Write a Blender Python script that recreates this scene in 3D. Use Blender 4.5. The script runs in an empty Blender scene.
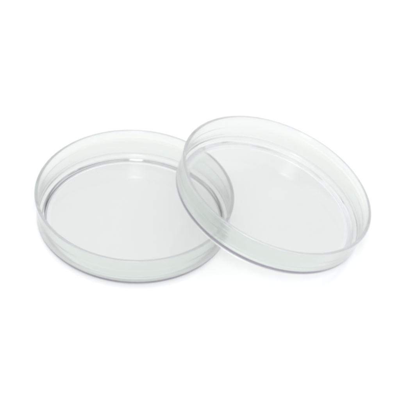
import bpy, math
from mathutils import Vector, Matrix

S = bpy.context.scene
COL = S.collection
MM = 0.001

# ---------------------------------------------------------------- materials
def plastic(name, tint=(0.945, 0.954, 0.950), rough=0.05, ior=1.55):
    m = bpy.data.materials.new(name); m.use_nodes = True
    n = m.node_tree.nodes; l = m.node_tree.links
    n.clear()
    out = n.new('ShaderNodeOutputMaterial')
    # light is tinted where it passes a surface, and mirrored without loss where it is reflected inside
    g = n.new('ShaderNodeBsdfRefraction')
    g.inputs['Color'].default_value = (*tint, 1)
    g.inputs['IOR'].default_value = ior
    gl = n.new('ShaderNodeBsdfGlossy')
    gl.inputs['Color'].default_value = (0.977, 0.975, 0.979, 1)
    fr = n.new('ShaderNodeFresnel'); fr.inputs['IOR'].default_value = ior
    mx = n.new('ShaderNodeMixShader')
    l.new(fr.outputs['Fac'], mx.inputs['Fac']); l.new(g.outputs['BSDF'], mx.inputs[1]); l.new(gl.outputs['BSDF'], mx.inputs[2])
    # moulded polystyrene: very faint waviness of the surface and a little variation in polish
    tc = n.new('ShaderNodeTexCoord')
    nz = n.new('ShaderNodeTexNoise'); nz.inputs['Scale'].default_value = 45.0; nz.inputs['Detail'].default_value = 2.0
    l.new(tc.outputs['Object'], nz.inputs['Vector'])
    bp = n.new('ShaderNodeBump'); bp.inputs['Strength'].default_value = 0.25; bp.inputs['Distance'].default_value = 0.0004
    l.new(nz.outputs['Fac'], bp.inputs['Height'])
    for nd in (g, gl, fr): l.new(bp.outputs['Normal'], nd.inputs['Normal'])
    mr = n.new('ShaderNodeMapRange')
    mr.inputs['To Min'].default_value = rough * 0.5; mr.inputs['To Max'].default_value = rough * 1.6
    l.new(nz.outputs['Fac'], mr.inputs['Value'])
    l.new(mr.outputs['Result'], g.inputs['Roughness']); l.new(mr.outputs['Result'], gl.inputs['Roughness'])
    l.new(mx.outputs['Shader'], out.inputs['Surface'])
    return m

def paper(name):
    m = bpy.data.materials.new(name); m.use_nodes = True
    n = m.node_tree.nodes; l = m.node_tree.links
    b = n['Principled BSDF']
    tc = n.new('ShaderNodeTexCoord')
    nz = n.new('ShaderNodeTexNoise'); nz.inputs['Scale'].default_value = 400.0; nz.inputs['Detail'].default_value = 4.0
    l.new(tc.outputs['Object'], nz.inputs['Vector'])
    cr = n.new('ShaderNodeValToRGB')
    cr.color_ramp.elements[0].color = (0.875, 0.877, 0.878, 1); cr.color_ramp.elements[1].color = (0.885, 0.886, 0.886, 1)
    l.new(nz.outputs['Fac'], cr.inputs['Fac'])
    l.new(cr.outputs['Color'], b.inputs['Base Color'])
    b.inputs['Roughness'].default_value = 0.9
    b.inputs['Specular IOR Level'].default_value = 0.1
    return m

# ---------------------------------------------------------------- the dish
def arc(cx, cz, r, a0, a1, n):
    return [(cx + r*math.cos(math.radians(a0 + (a1-a0)*i/n)), cz + r*math.sin(math.radians(a0 + (a1-a0)*i/n))) for i in range(n+1)]

def profile(R, H, foot, kf, kw):
    """closed section of the moulded dish (mm), z = 0 where the stacking ring stands; returns the named runs of it"""
    t = 1.15                        # wall thickness
    Rb = R * kw                     # outer radius at the bottom corner
    Rf = R * kf                     # outer radius of the stacking ring
    fl = foot                       # underside of the floor
    ft = 1.0                        # floor thickness
    rec = 1.29                      # underside of the floor, inside the ring
    st = lambda z, z0, w_: (lambda u: u*u*(3 - 2*u))(min(1, max(0, (z - z0)/w_)))
    base = lambda z: Rb + (R - 0.28 - Rb) * (z - fl) / (H - fl)      # tapered wall
    groove = lambda z, z0: 0.13 * math.exp(-((z - z0)/0.28)**2)      # faint drawn lines round the outside
    so = lambda z: base(z) - groove(z, fl + 2.3) - 0.6*groove(z, fl + 3.5) - 0.5*groove(z, H - 6.2) + 0.28 * st(z, H - 4.3, 0.6)     # slightly thicker band under the lip
    si = lambda z: base(z) + 0.1 - t + 0.18 * st(z, fl + 4.2, 0.5)
    zr = H - 1.5
    rf = 0.55                       # corner roundings
    runs = {}
    # centre underside -> ring
    ru = Rf - 1.3                   # inner side of the ring
    a = [(0.0, rec), (ru*0.25, rec), (ru*0.5, rec), (ru*0.75, rec), (ru - 2.5, rec)]
    a2 = a[-1:] + arc(ru - 0.35, rec - 0.35, 0.35, 90, 0, 5) + [(ru, 0.45)] + arc(ru + 0.4, 0.4, 0.4, 180, 270, 5) \
        + arc(Rf - 0.4, 0.4, 0.4, 270, 360, 5) + [(Rf, fl - 0.35)] + arc(Rf + 0.3, fl - 0.3, 0.3, 180, 90, 5) + [(Rf + 0.9, fl)]
    rc = 0.9
    w = [(Rf + 0.9, fl)] + arc(Rb - rc, fl + rc, rc, 270, 357, 9)
    zz = [fl + rc + 0.5 + (zr - fl - rc - 0.5) * i / 90 for i in range(91)]
    w += [(so(z), z) for z in zz]
    # thickened rim bead
    rm = [(so(zr), zr), (so(zr + .25) + 0.05, zr + .25), (so(zr + .45) + 0.16, zr + .45)]
    rm += arc(so(H) - 0.32, H - 0.5, 0.5, 0, 90, 6)
    rm += arc(so(H) - t + 0.32, H - 0.5, 0.5, 90, 180, 6)
    rm += [(si(zr + .45) - 0.06, zr + .45), (si(zr), zr)]
    # inner wall down to the inside fillet
    ri = 1.5
    zf = fl + ft
    iw = [(si(z), z) for z in reversed([zf + ri + 0.3 + (zr - zf - ri - 0.3) * i / 50 for i in range(51)])]
    xb = si(zf + ri)
    iw += arc(xb - ri, zf + ri, ri, 2, -90, 12)
    # sunken flat middle of the floor (its edge reads as the bright ring in the dish)
    rp = Rf - 1.0
    fr = [iw[-1], (rp + 0.4, zf)] + [(rp + 0.4 - 1.6*u, zf - 1.15*(3*u*u - 2*u*u*u)) for u in (.08, .17, .25, .33, .42, .5, .58, .67, .75, .83, .92, 1)]
    zc = fr[-1][1]
    fr += [(rp*0.92, zc), (rp*0.75, zc), (rp*0.5, zc), (rp*0.25, zc), (0.0, zc)]
    runs['stacking_ring'] = [a2]
    runs['side_wall'] = [w, iw]
    runs['rim'] = [rm]
    runs['floor_plate'] = [a, fr]
    return runs

def lathe(name, chains, mat, parent, N=256):
    V = []; F = []
    for ch in chains:
        pts = [ch[0]]
        for p in ch[1:]:
            if abs(p[0]-pts[-1][0]) + abs(p[1]-pts[-1][1]) > 1e-4: pts.append(p)
        rings = []
        for (r, z) in pts:
            if r < 1e-6:
                V.append((0, 0, z*MM)); rings.append([len(V)-1])
            else:
                s = len(V)
                V += [(r*MM*math.cos(2*math.pi*k/N), r*MM*math.sin(2*math.pi*k/N), z*MM) for k in range(N)]
                rings.append(list(range(s, s+N)))
        for A, B in zip(rings, rings[1:]):
            for k in range(N):
                k2 = (k+1) % N
                if len(A) == 1:   F.append((A[0], B[k2], B[k]))
                elif len(B) == 1: F.append((A[k], A[k2], B[0]))
                else:             F.append((A[k], A[k2], B[k2], B[k]))
    me = bpy.data.meshes.new(name); me.from_pydata(V, [], F); me.update()
    for p in me.polygons: p.use_smooth = True
    me.materials.append(mat)
    o = bpy.data.objects.new(name, me); COL.objects.link(o); o.parent = parent
    return o

def dish(name, R, H, foot, kf, kw, loc, nrm, mats, label, category):
    root = bpy.data.objects.new(name, None); COL.objects.link(root)
    root.empty_display_size = 0.02
    q = Vector((0, 0, 1)).rotation_difference(Vector(nrm).normalized())
    root.rotation_mode = 'QUATERNION'; root.rotation_quaternion = q
    root.location = Vector(loc) * MM
    root['label'] = label; root['category'] = category; root['group'] = 'clear plastic petri dishes'
    for part, chains in profile(R, H, foot, kf, kw).items():
        lathe(part, chains, mats.get(part, mats['floor_plate']), root)
    return root

clear = {'floor_plate': plastic('clear_polystyrene', (0.949, 0.955, 0.950), 0.07),
         'side_wall': plastic('matt_drafted_polystyrene', (0.931, 0.951, 0.934), 0.16)}
clear['rim'] = plastic('moulded_rim_polystyrene', (0.930, 0.937, 0.936), 0.08)
clear['stacking_ring'] = plastic('stacking_ring_polystyrene', (0.98, 0.985, 0.983), 0.22)
KF, KW, FOOT = 0.925, 0.98, 2.34
dish('petri_dish', 45.3, 17.6, FOOT, KF, KW, (-30.05, -18.66, 0), (0, 0, 1), clear,
     'clear round plastic dish lying flat, supporting the tilted dish on its rim', 'petri dish')
dish('petri_dish', 45.7, 16.2, FOOT, KF, KW, (30.322, -14.965, 11.812), (0.2882, 0.0396, 1), clear,
     'clear round plastic dish tilted, with one edge propped on the flat dish', 'petri dish')

# ---------------------------------------------------------------- surface
me = bpy.data.meshes.new('table_surface')
h = 1.5
me.from_pydata([(-h, -h, 0), (h, -h, 0), (h, h, 0), (-h, h, 0)], [], [(0, 1, 2, 3)]); me.update()
me.materials.append(paper('matt_white_board'))
tb = bpy.data.objects.new('table_surface', me); COL.objects.link(tb); tb['kind'] = 'structure'

# ---------------------------------------------------------------- light
w = bpy.data.worlds.new('World'); S.world = w; w.use_nodes = True
wn = w.node_tree.nodes; wl = w.node_tree.links
bg = wn['Background']
bg.inputs['Color'].default_value = (0.985, 0.98, 1.0, 1)
bg.inputs['Strength'].default_value = 0.92

def softbox(name, loc, target, sx, sy, power, col=(1, 1, 1)):
    L = bpy.data.lights.new(name, 'AREA'); L.shape = 'RECTANGLE'; L.size = sx; L.size_y = sy
    if sx < 0.5: L.shape = 'DISK'
    L.energy = power; L.color = col
    o = bpy.data.objects.new(name, L); COL.objects.link(o)
    o.location = loc
    o.rotation_euler = (Vector(target) - Vector(loc)).to_track_quat('-Z', 'Y').to_euler()
    return o
softbox('softbox_overhead', (0, 0.1, 0.9), (0, 0, 0), 1.2, 1.2, 2.8)
softbox('softbox_front', (0.0, -0.6, 0.75), (0, 0, 0), 0.22, 0.22, 1.45)

# ---------------------------------------------------------------- camera
EL, D, ROLL = 0.7265, 0.797, 0.0852
cam = bpy.data.cameras.new('camera'); co = bpy.data.objects.new('camera', cam); COL.objects.link(co)
pos = Vector((0, -D*math.cos(EL), D*math.sin(EL)))
fw = -pos.normalized(); rt = Vector((1, 0, 0)); up = rt.cross(fw)
r2 = math.cos(ROLL)*rt + math.sin(ROLL)*up; u2 = -math.sin(ROLL)*rt + math.cos(ROLL)*up
M = Matrix((r2, u2, -fw)).transposed().to_4x4(); M.translation = pos
co.matrix_world = M
cam.sensor_width = 36; cam.lens = 36 * (849.0*7.97/4.0) / 400
cam.clip_start = 0.01; cam.clip_end = 50
S.camera = co

# ---------------------------------------------------------------- render
S.render.engine = 'CYCLES'
c = S.cycles
c.max_bounces = 128; c.transmission_bounces = 128; c.glossy_bounces = 128; c.diffuse_bounces = 8; c.transparent_max_bounces = 16
c.caustics_reflective = True; c.caustics_refractive = True; c.blur_glossy = 0.0
c.sample_clamp_indirect = 4.0
c.use_denoising = True
c.filter_width = 4.0
S.view_settings.view_transform = 'Standard'; S.view_settings.look = 'None'
S.view_settings.exposure = 0; S.view_settings.gamma = 1
